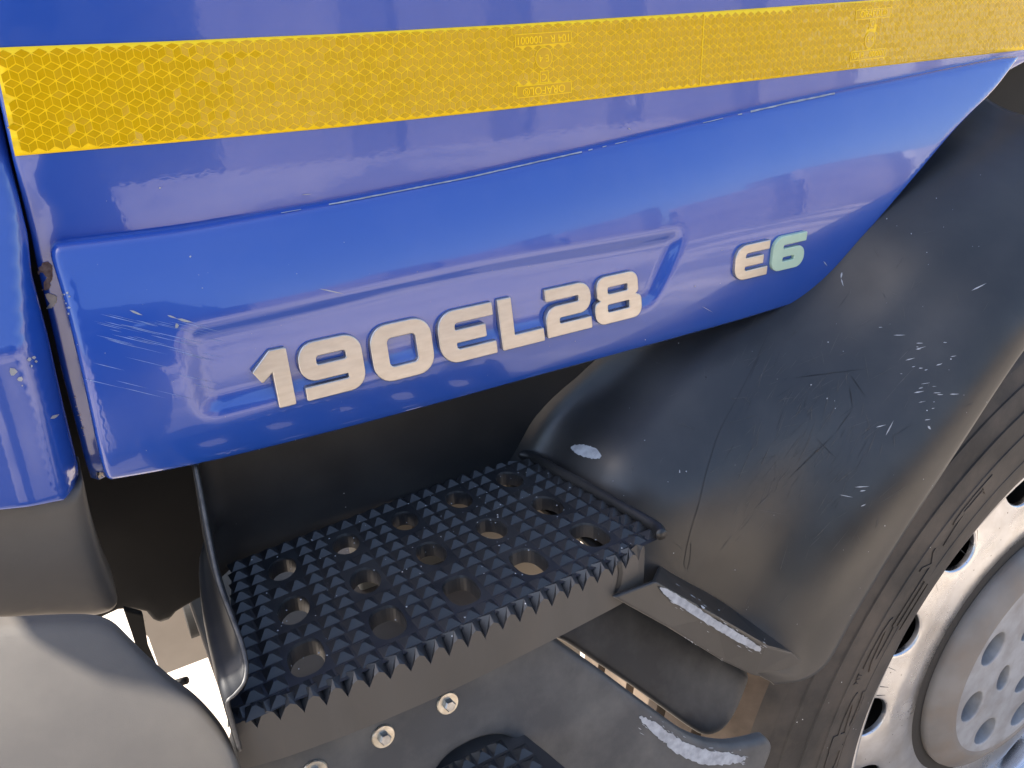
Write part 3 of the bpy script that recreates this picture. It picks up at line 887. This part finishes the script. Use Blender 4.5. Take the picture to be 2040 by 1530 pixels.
# riser with toothed top edge
rp = [(0.024, -0.139), (0.045, -0.1435), (0.09, -0.1475), (0.14, -0.1485), (0.20, -0.1455), (0.255, -0.1415), (0.285, -0.1385), (0.298, -0.134), (0.3055, -0.124), (0.3075, -0.10), (0.3075, -0.03)]
rpath = resample(smooth_poly(rp, 6, closed=False), 0.0015, closed=False)
arc = np.r_[0, np.cumsum(np.linalg.norm(np.diff(rpath, axis=0), axis=1))]
tot = arc[-1]
def at(sv): return np.array([np.interp(sv, arc, rpath[:, 0]), np.interp(sv, arc, rpath[:, 1])])
pit = 0.0122; nt_ = int(tot / pit)
vs, fs = [], []
def add(p, z): vs.append((p[0], p[1], z)); return len(vs) - 1
zbot = ZS - 0.035
prev = None
for k in range(nt_ + 1):
    s0 = k * pit; pN = at(s0); pP = at(min(tot, s0 + pit / 2)); pN2 = at(min(tot, s0 + pit))
    nrm = np.array([0.0, 1.0]) if pP[0] < 0.296 else np.array([-1.0, 0.2])
    wr = random.uniform(.85, 1.1)
    iN = add(pN, ZS - 0.0085 * wr); iP = add(pP, ZS + 0.0008); iN2 = add(pN2, ZS - 0.0085 * wr)
    iPl = add(pP * .5 + pN * .5, ZS - 0.0012); iPr = add(pP * .5 + pN2 * .5, ZS - 0.0012)
    bN = add(pN, zbot); bN2 = add(pN2, zbot)
    fs += [(bN, bN2, iN2, iPr, iP, iPl, iN)]
    v0 = add(pN + nrm * .010, ZS); v1 = add(pN2 + nrm * .010, ZS); pk = add(pP + nrm * .0048, ZS + 0.0034)
    fs += [(iN, iPl, pk, v0), (iPr, iN2, v1, pk), (iPl, iP, pk), (iP, iPr, pk), (v0, pk, v1)]
# underside return
riser = from_data('riser', vs, fs, M['riser'], step, smooth=False, fix='weld')
riser.data.materials.append(M['step'])
for p in riser.data.polygons:
    if len(p.vertices) <= 4: p.material_index = 1
md = riser.modifiers.new('solid', 'SOLIDIFY'); md.thickness = 0.0025; md.offset = -1
riser_t = bvh(riser)
decals('crack', [[(1229, 1118), (1237, 1118), (1240, 1140), (1236, 1165), (1226, 1182), (1221, 1186), (1229, 1160), (1232, 1140)]], riser_t, M['stain'], step, lift=0.0006)
box('shaded_ground_plate', 0.030, 0.24, -0.100, 0.17, -0.425, -0.42, mat('shaded_ground_tan', (0.13, 0.10, 0.075), rough=0.8, var=0.3, var_scale=20))  # added plate, coloured like shaded ground showing through the drain holes
# side gasket along the tread's right edge
gq = [onZ(p, ZS + .004) for p in [(1035, 904), (1062, 910), (1110, 938), (1170, 970), (1240, 1010), (1305, 1048), (1318, 1066)]]
tube('gasket', smooth_poly(gq, 4, closed=False), 0.0042, M['black'], step, n=8)

# ------------------------------------------------------------------ wheel
WX, WZ = 0.925, -0.755
wheel = bpy.data.objects.new('wheel', None); COL.objects.link(wheel); wheel.parent = truck
wheel.location = (WX, 0, ZC + WZ)
tp = [(.300, -.098), (.306, -.107), (.311, -.1085), (.316, -.115), (.330, -.122), (.346, -.1265), (.364, -.1295), (.3645, -.1302), (.368, -.1305), (.3685, -.1298),
      (.400, -.1310), (.4005, -.1317), (.404, -.1316), (.4045, -.1305), (.424, -.1285), (.4245, -.1292), (.428, -.1287), (.4285, -.1270), (.446, -.1225), (.4465, -.1236), (.4505, -.1222),
      (.451, -.1205), (.468, -.1140), (.4685, -.1155), (.474, -.1120), (.482, -.1030), (.489, -.0930), (.4930, -.0850)]
tyre_side = tp
grooves = [-.055, -.005, .045, .095]
for gy in grooves:
    tp = tp + [(.4950, gy - .006), (.4820, gy - .0045), (.4820, gy + .0045), (.4955, gy + .006)]
tp = tp + [(.493, .13), (.47, .15), (.40, .165), (.30, .14)]
tyre = revolve('tyre', tp, M['tyre'], wheel, n=220, smooth=True)
tyre.data.materials.append(M['tread'])
for p in tyre.data.polygons:
    c = p.center
    if math.hypot(c.x, c.z) > 0.4815 and c.y > -0.10: p.material_index = 1
md = tyre.modifiers.new('es', 'EDGE_SPLIT'); md.split_angle = math.radians(38)

def wheel_ang(px, y):
    q = onY(px, y); return math.atan2(q[2] - WZ, q[0] - WX), math.hypot(q[0] - WX, q[2] - WZ)
# rim: bead lip, barrel, vented disc
revolve('rim_lip', [(.294, -.068), (.296, -.098), (.299, -.1065), (.3025, -.1100), (.3065, -.1105), (.3085, -.1080), (.306, -.098)], M['alu'], wheel, n=160)
def yd(r): return np.interp(r, [.10, .150, .166, .172, .182, .20, .235, .265, .280, .290], [-.1, -.102, -.099, -.095, -.0955, -.0985, -.0965, -.089, -.080, -.070])
def S_disc(x, z): return float(yd(math.hypot(x, z)))
oc = lambda R, n=120: [(R * math.cos(2 * math.pi * k / n), R * math.sin(2 * math.pi * k / n)) for k in range(n)]
va = [wheel_ang(p, -0.089) for p in ((1905, 1070), (1785, 1262), (1722, 1425))]
VENT = (va[0], va[1], va[2])
NV = 15
a_mid = va[1][0]; dv = 2 * math.pi / NV
def oval(c, ru, rv, ang, n=26, e=2.0):
    out = []
    for k in range(n):
        q = 2 * math.pi * k / n; u, v = ru * math.cos(q), rv * math.sin(q)
        out.append((c[0] + u * math.cos(ang) - v * math.sin(ang), c[1] + u * math.sin(ang) + v * math.cos(ang)))
    return out
vents = []
for k in range(NV):
    an = a_mid + dv * k
    vents.append(oval((.2620 * math.cos(an), .2620 * math.sin(an)), .0235, .0265, an))
rim = sheet('rim', oc(.297), S_disc, M['alu'], wheel, res=0.009, er=0.0025, thick=0.004, holes=[oc(.13, 60)] + vents, step=0.006,
            label='polished aluminium rim disc with oval vent holes')
# hub cover: side band, dark seam, perforated face
revolve('hub_seam', [(.1860, -.0960), (.1800, -.0985), (.1740, -.0975), (.168, -.0970)], mat('seam_shade', (0.03, 0.026, 0.022), rough=0.8), wheel, n=120)  # dark ring colours in the shading round the hub cover's base
revolve('hub_cover', [(.166, -.086), (.1715, -.096), (.1725, -.103), (.1705, -.1080), (.156, -.1150), (.146, -.1195), (.141, -.1205), (.137, -.1185)], M['hub'], wheel, n=140)
def S_face(x, z): 
    r = math.hypot(x, z); return -0.1190 + 0.03 * max(0, .09 - r)
NB = 8
an0, rr0 = wheel_ang((1963, 1290), -.119)
face_holes = []
for k in range(NB):
    an = an0 + 2 * math.pi / NB * k
    face_holes.append(oval((.1085 * math.cos(an), .1085 * math.sin(an)), .0195, .0225, an, 24))
for k in range(4):
    an = an0 + 2 * math.pi / 8 + 2 * math.pi / 4 * k
    face_holes.append(oval((.048 * math.cos(an), .048 * math.sin(an)), .013, .020, an, 24))
sheet('hub_face', oc(.1405, 90), S_face, M['hubface'], wheel, res=0.01, er=0.002, thick=0.018, holes=face_holes, step=0.006)
revolve('brake_drum', [(.0, -.030), (.292, -.030), (.297, -.01), (.297, .10)], M['dark'], wheel, n=60)
revolve('hub_core', [(.0, -.085), (.135, -.085), (.14, -.07)], M['dark'], wheel, n=60)
# raised sidewall lettering and mould hairs
side_r = [q[0] for q in tyre_side]; side_y = [q[1] for q in tyre_side]
def ytyre(r): return float(np.interp(r, side_r, side_y))
def on_tyre(px):
    y = -.128
    for _ in range(20):
        an, r = wheel_ang(px, y); y = .5 * y + .5 * ytyre(r)
    return an, r
def sidewall_shape(me, px, rot=0.0, dep=0.0007, name='sidewall_mark'):
    an, r = on_tyre(px)
    for v in me.vertices:
        a2 = an + (v.co.x) / r; r2 = r + v.co.y
        v.co = (r2 * math.cos(a2), ytyre(r2) - 0.0003 - (dep if v.co.z > 0 else -0.001), r2 * math.sin(a2))
    bm = bmesh.new(); bm.from_mesh(me); bmesh.ops.recalc_face_normals(bm, faces=bm.faces); bm.to_mesh(me); bm.free()
    link(name, me, M['tyre'], wheel, smooth=False)
def stretched(ch, w, h):
    me = text_mesh(ch, 1.0, extrude=0.01)
    xs = [v.co.x for v in me.vertices]; ys = [v.co.y for v in me.vertices]
    sx = w / (max(xs) - min(xs)); sy = h / (max(ys) - min(ys)); cx = (max(xs) + min(xs)) / 2; cy = (max(ys) + min(ys)) / 2
    for v in me.vertices: v.co = ((v.co.x - cx) * sx, (v.co.y - cy) * sy, v.co.z)
    return me
for ch, px, w, h in (('D', (1655, 1520), .040, .022), ('I', (1667, 1477), .018, .020), ('S', (1693, 1425), .055, .020), ('TM', (1709, 1352), .012, .007),
                     ('S', (1752, 1285), .060, .020), ('E', (1822, 1190), .070, .022), ('V', (1852, 1120), .026, .016), ('R', (1925, 1015), .080, .014)):
    sidewall_shape(stretched(ch, w, h), px)
hv, hf_ = [], []
for px in ((1945, 1040), (1905, 1075), (1855, 1155), (1812, 1215), (1775, 1275), (1752, 1335), (1728, 1378), (1712, 1400), (1700, 1470)):
    an, r = wheel_ang(px, -.112)
    base = np.array([.300 * math.cos(an), -.1095, .300 * math.sin(an)]); d = np.array([-math.cos(an), -.25, -math.sin(an)])
    d = d + np.array([math.sin(an), 0, -math.cos(an)]) * random.uniform(-.6, .6); d /= np.linalg.norm(d)
    b = len(hv); w = np.array([.0, .0004, .0004])
    tip = base + d * random.uniform(.008, .014) + np.array([0, 0, -.002])
    hv += [base + w, base - w, tip + w * .4, tip - w * .4]; hf_.append((b, b + 1, b + 3, b + 2))
from_data('mould_hair', hv, hf_, M['rubberhair'], wheel, smooth=False, kind='stuff')

# ------------------------------------------------------------------ mudguard
edge_px = [(2300, 420), (2160, 560), (2040, 690), (1980, 775), (1900, 900), (1800, 1060), (1700, 1230), (1655, 1312), (1622, 1342), (1585, 1355), (1545, 1360)]
YE = -0.155
ep = smooth_poly([onY(p, YE)[[0, 2]] for p in edge_px], 6, closed=False)
ea = np.array([(math.atan2(p[1] - WZ, p[0] - WX), math.hypot(p[0] - WX, p[1] - WZ)) for p in ep])
th0, th1 = ea[0, 0], ea[-1, 0]
def E_r(th):
    return float(np.interp(th, ea[:, 0], ea[:, 1]))
# profile A (over the arch) and profile B (next to the step): offsets from the edge radius, y
PA = [(.330, .022), (.250, .020), (.190, .017), (.150, .015), (.124, .008), (.107, -.014), (.095, -.050), (.082, -.084), (.068, -.108), (.056, -.128), (.042, -.1450), (.026, -.1560), (.008, -.1590), (.001, -.148)]
PB = [(.330, .015), (.280, .0135), (.256, .0095), (.246, -.006), (.239, -.034), (.227, -.066), (.198, -.091), (.160, -.105), (.120, -.115), (.096, -.124), (.066, -.143), (.042, -.1535), (.010, -.1580), (.001, -.148)]
TH_C = wheel_ang((1705, 1222), YE)[0]
ths = np.linspace(th0, th1, 150)
vs, fs = [], []
PAs = smooth_poly(PA, 4, closed=False); PBs = smooth_poly(PB, 4, closed=False)
LP = len(PAs)
for th in ths:
    k = sstep(math.radians(122), math.radians(149), th)
    E_ = E_r(th)
    for (da, ya), (db_, yb) in zip(PAs, PBs):
        dr = (da + (db_ - da) * k) * (0.66 + 0.34 * sstep(math.radians(96), math.radians(124), th)); y = ya + (yb - ya) * k
        # the outer shoulder keeps the same absolute radius where the edge rounds off at the toe
        En = E_r(min(th, TH_C))
        r = E_ + dr * (1 - (E_ - En) / .33)
        tq = th - min(1.0, max(0.0, dr) / .23) * math.radians(5.2) * sstep(math.radians(138), th1, th)
        vs.append((WX + r * math.cos(tq), y, WZ + r * math.sin(tq)))
for i in range(len(ths) - 1):
    for j in range(LP - 1):
        fs.append((i * LP + j, i * LP + j + 1, (i + 1) * LP + j + 1, (i + 1) * LP + j))
guard = from_data('mudguard', vs, fs, M['guard'], fix='n', label='black plastic mudguard curving over the front wheel')
md = guard.modifiers.new('solid', 'SOLIDIFY'); md.thickness = 0.004; md.offset = 0
guard_t = bvh([guard, well])
# lower lip of the mudguard: ledge and its front face
A = onY((1316, 1122), -0.092); B = onY((1582, 1302), -0.157); C = onY((1305, 1158), -0.146)
C2 = onY((1222, 1190), -0.146); B2 = onY((1440, 1318), -0.155); B3 = onY((1500, 1346), -0.156); B4 = onY((1560, 1357), -0.156)
Cc = onY((1430, 1228), -0.1535); Ac = onY((1450, 1205), -0.122); Bm = onY((1530, 1290), -0.159)
vs = [A, Ac, B, Bm, Cc, C, C2, onY((1330, 1250), -0.152), B2, B3, B4, onY((1615, 1330), -.157)]
fs = [(0, 1, 4, 5), (1, 2, 3, 4), (5, 4, 7, 6), (4, 3, 8, 7), (3, 2, 9, 8), (2, 11, 10, 9)]
lipo = from_data('mudguard_lip', vs, fs, M['guard'], guard, smooth=False, fix='n')
md = lipo.modifiers.new('solid', 'SOLIDIFY'); md.thickness = 0.004; md.offset = -1
md2 = lipo.modifiers.new('bev', 'BEVEL'); md2.width = 0.0025; md2.segments = 3; md2.limit_method = 'ANGLE'
lip_t = bvh(lipo)
def fringe(p0, p1, w, n, ln=14):
    out = []; p0, p1 = np.array(p0, float), np.array(p1, float); d = (p1 - p0); nn_ = np.array([-d[1], d[0]]) / np.linalg.norm(d); du = d / np.linalg.norm(d)
    for _ in range(n):
        c = p0 + d * random.random() + nn_ * random.gauss(0, w); L = random.uniform(3, ln)
        out.append(streak(c, c + du * L + nn_ * random.uniform(-1, 1), random.uniform(.3, .9)))
    return out
decals('scuff_fringe', fringe((1315, 1172), (1515, 1294), 8, 70) + fringe((1340, 1262), (1445, 1325), 4, 40, 8), lip_t, M['scuff_glint'], guard, lift=0.0010, kind='stuff')
decals('white_scuff', [jag([(1312, 1170), (1330, 1174), (1375, 1201), (1420, 1230), (1470, 1260), (1514, 1289), (1510, 1296), (1470, 1278), (1420, 1249), (1370, 1218), (1330, 1191)], .6)],
       lip_t, M['scuff_glint'], guard, lift=0.0012)
decals('white_scuff', [jag([(1336, 1258), (1365, 1270), (1400, 1295), (1446, 1324), (1440, 1326), (1400, 1308), (1365, 1285)], .9)], lip_t, M['scuff_glint'], guard, lift=0.0012)
decals('white_scuff', [jag([(1141, 892), (1160, 888), (1185, 894), (1200, 908), (1193, 916), (1170, 913), (1150, 904)], .8, 4)], guard_t, M['scuff_glint'], guard, lift=0.0026)
sp = []
for _ in range(60):
    x, y = random.uniform(1200, 1960), random.uniform(420, 1250)
    sp.append(speck((x, y), random.choice([.7, .8, 1.0, 1.6])))
for _ in range(26):
    x, y = random.gauss(1830, 50), random.gauss(740, 60); L = random.uniform(4, 26)
    sp.append(streak((x, y), (x + L, y - L * random.uniform(-.05, .35)), random.uniform(.5, 1.1)))
sp += [streak((1678, 545), (1676, 558), 1.6), streak((1676, 558), (1681, 574), 1.2), streak((1933, 582), (1963, 567), 1.3), streak((1762, 868), (1778, 838), 1.3), streak((1845, 848), (1851, 855), 2.2),
       streak((1700, 970), (1730, 968), 1.0), streak((1710, 978), (1722, 976), 1.0), streak((1712, 1008), (1722, 1003), 1.0), streak((1670, 985), (1697, 990), .8)]
decals('paint_fleck', sp, guard_t, M['scuff_glint'], guard, lift=0.0026, kind='stuff')
dk = [streak((1690, 770), (1697, 815), .8), streak((1697, 815), (1660, 865), .8), streak((1660, 865), (1560, 960), 1.0), streak((1580, 755), (1730, 735), .6), streak((1690, 745), (1725, 795), .7), streak((1620, 870), (1665, 915), .6)]
for _ in range(40):
    x, y = random.gauss(1600, 65), random.gauss(880, 90); L = random.uniform(15, 60); an = random.gauss(-0.95, .25)
    dk.append(streak((x, y), (x + L * math.cos(an), y + L * math.sin(an)), random.uniform(.15, .4)))
pk = []
for _ in range(170):
    x, y = random.gauss(1590, 95), random.gauss(880, 120); L = random.uniform(12, 75); an = random.gauss(-0.95, .35)
    pk.append(streak((x, y), (x + L * math.cos(an), y + L * math.sin(an)), random.uniform(.25, .6)))
for _ in range(60):
    x, y = random.uniform(1150, 1980), random.uniform(330, 1250); L = random.uniform(8, 45); an = random.uniform(0, 6.3)
    pk.append(streak((x, y), (x + L * math.cos(an), y + L * math.sin(an)), random.uniform(.25, .5)))
M['rub'] = mat('rubbed_plastic', (0.075, 0.072, 0.070), rough=0.6, var=0.3, var_scale=200)
decals('rub_mark', pk, guard_t, M['rub'], guard, lift=0.0023, kind='stuff')
decals('dark_scratch', dk, guard_t, M['stain'], guard, lift=0.0024, kind='stuff')
ln = [(1530, 665), (1505, 720), (1470, 790), (1432, 860), (1405, 940), (1390, 1000), (1372, 1060), (1360, 1120), (1366, 1132), (1372, 1110), (1374, 1080)]
ln = smooth_poly(ln, 4, closed=False)
decals('crease_line', [[ln[i] + np.array([-.5, 0]), ln[i + 1] + np.array([-.5, 0]), ln[i + 1] + np.array([.5, 0]), ln[i] + np.array([.5, 0])] for i in range(len(ln) - 1)], guard_t, M['stain'], guard, lift=0.0024, kind='stuff')

box('slit_filler', 0.15, 0.36, 0.03, 0.05, -0.62, -0.36, M['beige'])  # added board that hides the bright ground behind the slit
# ------------------------------------------------------------------ flap below the mudguard
S_flap = lambda x, z: -0.088 - 0.50 * (-0.40 - z)
FL = [(1085, 1262), (1150, 1225), (1222, 1186), (1330, 1230), (1440, 1300), (1495, 1345), (1487, 1385), (1468, 1428), (1446, 1458), (1418, 1471), (1395, 1466), (1345, 1432), (1270, 1378), (1190, 1325), (1130, 1285)]
flap = sheet('wheel_flap', smooth_poly(xz(FL, S_flap), 4), S_flap, M['flap'], res=0.008, er=0.006, thick=0.012, step=0.004)
# ------------------------------------------------------------------ lower step panel
def S_low(x, z):
    return -0.126 - 0.26 * max(0.0, -0.36 - z) - 0.010 * sstep(.20, .34, x) + 0.012 * math.exp(-((x - 0.02) / .03) ** 2)
LO = [(470, 1470), (560, 1445), (760, 1385), (930, 1310), (1080, 1240), (1092, 1262), (1140, 1300), (1200, 1342), (1270, 1394), (1330, 1438), (1370, 1466), (1410, 1482), (1455, 1488), (1500, 1481), (1528, 1474), (1540, 1484), (1540, 1498),
      (1528, 1530), (1500, 1600), (1450, 1720), (480, 1760)]
lox = xz(LO, S_low)
lt = [(862, 1566), (878, 1530), (905, 1502), (950, 1478), (985, 1470), (1012, 1472), (1040, 1487), (1075, 1512), (1110, 1540), (1134, 1566)]
ltx = xz(lt, S_low)
low = sheet('lower_step_panel', smooth_poly(lox, 3), S_low, M['lower'], res=0.008, er=0.005, thick=0.004, step=0.004, holes=[smooth_poly(ltx, 4)])
low_t = bvh(low)
# ridge crease on the arm
rg = [onS(p, S_low) for p in [(1060, 1380), (1130, 1440), (1200, 1500), (1260, 1560)]]
decals('white_scuff', [jag([(1272, 1428), (1300, 1436), (1350, 1470), (1400, 1492), (1450, 1500), (1484, 1508), (1470, 1518), (1420, 1524), (1370, 1512), (1320, 1478)], 1.2)], low_t, M['scuff_glint'], low, lift=0.0006)
dm = fringe((1278, 1434), (1370, 1492), 7, 50) + fringe((1370, 1500), (1480, 1512), 6, 50)
decals('dust_mark', dm, low_t, M['scuff_glint'], low, lift=0.0004, kind='stuff')
# bolts with washers
def bolt(px):
    loc, nrm = hit(low_t, px); n = Vector(nrm)
    q = n.to_track_quat('Z', 'Y').to_matrix().to_4x4(); q.translation = Vector(loc)
    me = bpy.data.meshes.new('washer'); bm = bmesh.new()
    prof = [(.0030, .0), (.0030, .0022), (.0082, .0018), (.0088, .0008), (.0088, -.001)]
    n_ = 28; rows = [[bm.verts.new((r * math.cos(2 * math.pi * k / n_), r * math.sin(2 * math.pi * k / n_), z)) for r, z in prof] for k in range(n_)]
    for k in range(n_):
        for j in range(len(prof) - 1): bm.faces.new((rows[k][j], rows[(k + 1) % n_][j], rows[(k + 1) % n_][j + 1], rows[k][j + 1]))
    bmesh.ops.recalc_face_normals(bm, faces=bm.faces); bm.to_mesh(me); bm.free()
    me.transform(q @ Matrix.Scale(.82, 4)); link('washer', me, M['zinc'], low, smooth=False)
    me = bpy.data.meshes.new('bolt_head'); bm = bmesh.new()
    a = [bm.verts.new((.0047 * math.cos(math.pi / 3 * k), .0047 * math.sin(math.pi / 3 * k), .0)) for k in range(6)]
    b = [bm.verts.new((.0047 * math.cos(math.pi / 3 * k), .0047 * math.sin(math.pi / 3 * k), .0055)) for k in range(6)]
    c = [bm.verts.new((.0037 * math.cos(math.pi / 3 * k), .0037 * math.sin(math.pi / 3 * k), .0066)) for k in range(6)]
    for k in range(6):
        bm.faces.new((a[k], a[(k + 1) % 6], b[(k + 1) % 6], b[k])); bm.faces.new((b[k], b[(k + 1) % 6], c[(k + 1) % 6], c[k]))
    bm.faces.new(c); bmesh.ops.recalc_face_normals(bm, faces=bm.faces); bm.to_mesh(me); bm.free()
    me.transform(q @ Matrix.Scale(.82, 4)); link('bolt_head', me, M['boltsteel'], low, smooth=False)
for px in ((763, 1466), (891, 1400), (628, 1536)): bolt(px)
# lower tread in its recess
ZL = onS((985, 1475), S_low)[2] - 0.006
cL = onZ((985, 1475), ZL)
def fan2(u, v): return np.array([cL[0] - 0.06 + u * 0.0472, cL[1] - 0.006 - v * 0.0455 + 0.0 * u])
lpx = [(868, 1560), (882, 1528), (907, 1503), (950, 1480), (985, 1472), (1012, 1474), (1038, 1488), (1073, 1514), (1108, 1542), (1130, 1562)]
tv = [onZ(p, ZL) for p in lpx]
tvb = [onZ(((p[0] - 995) * 1.22 + 995, (p[1] - 1562) * 1.3 + 1562), ZL) for p in lpx]
ltread = from_data('lower_tread', tvb, [tuple(range(len(tv)))], M['step'], smooth=False)
lpoly = np.array([v[:2] for v in tv])
md = ltread.modifiers.new('solid', 'SOLIDIFY'); md.thickness = 0.01; md.offset = -1 if ltread.data.polygons[0].normal.z > 0 else 1
for i in range(-6, 9):
    for j in range(0, 6):
        c2 = fan2(i * .25 + 1.0, j * .25)
        if inside(c2, lpoly)[0] and dist_poly(c2, lpoly)[0] > .001: stud(i * .25 + 1.0, j * .25, ltread, fan2, ZL)

print('objects', len(bpy.data.objects), 'lower studs', len(ltread.children))
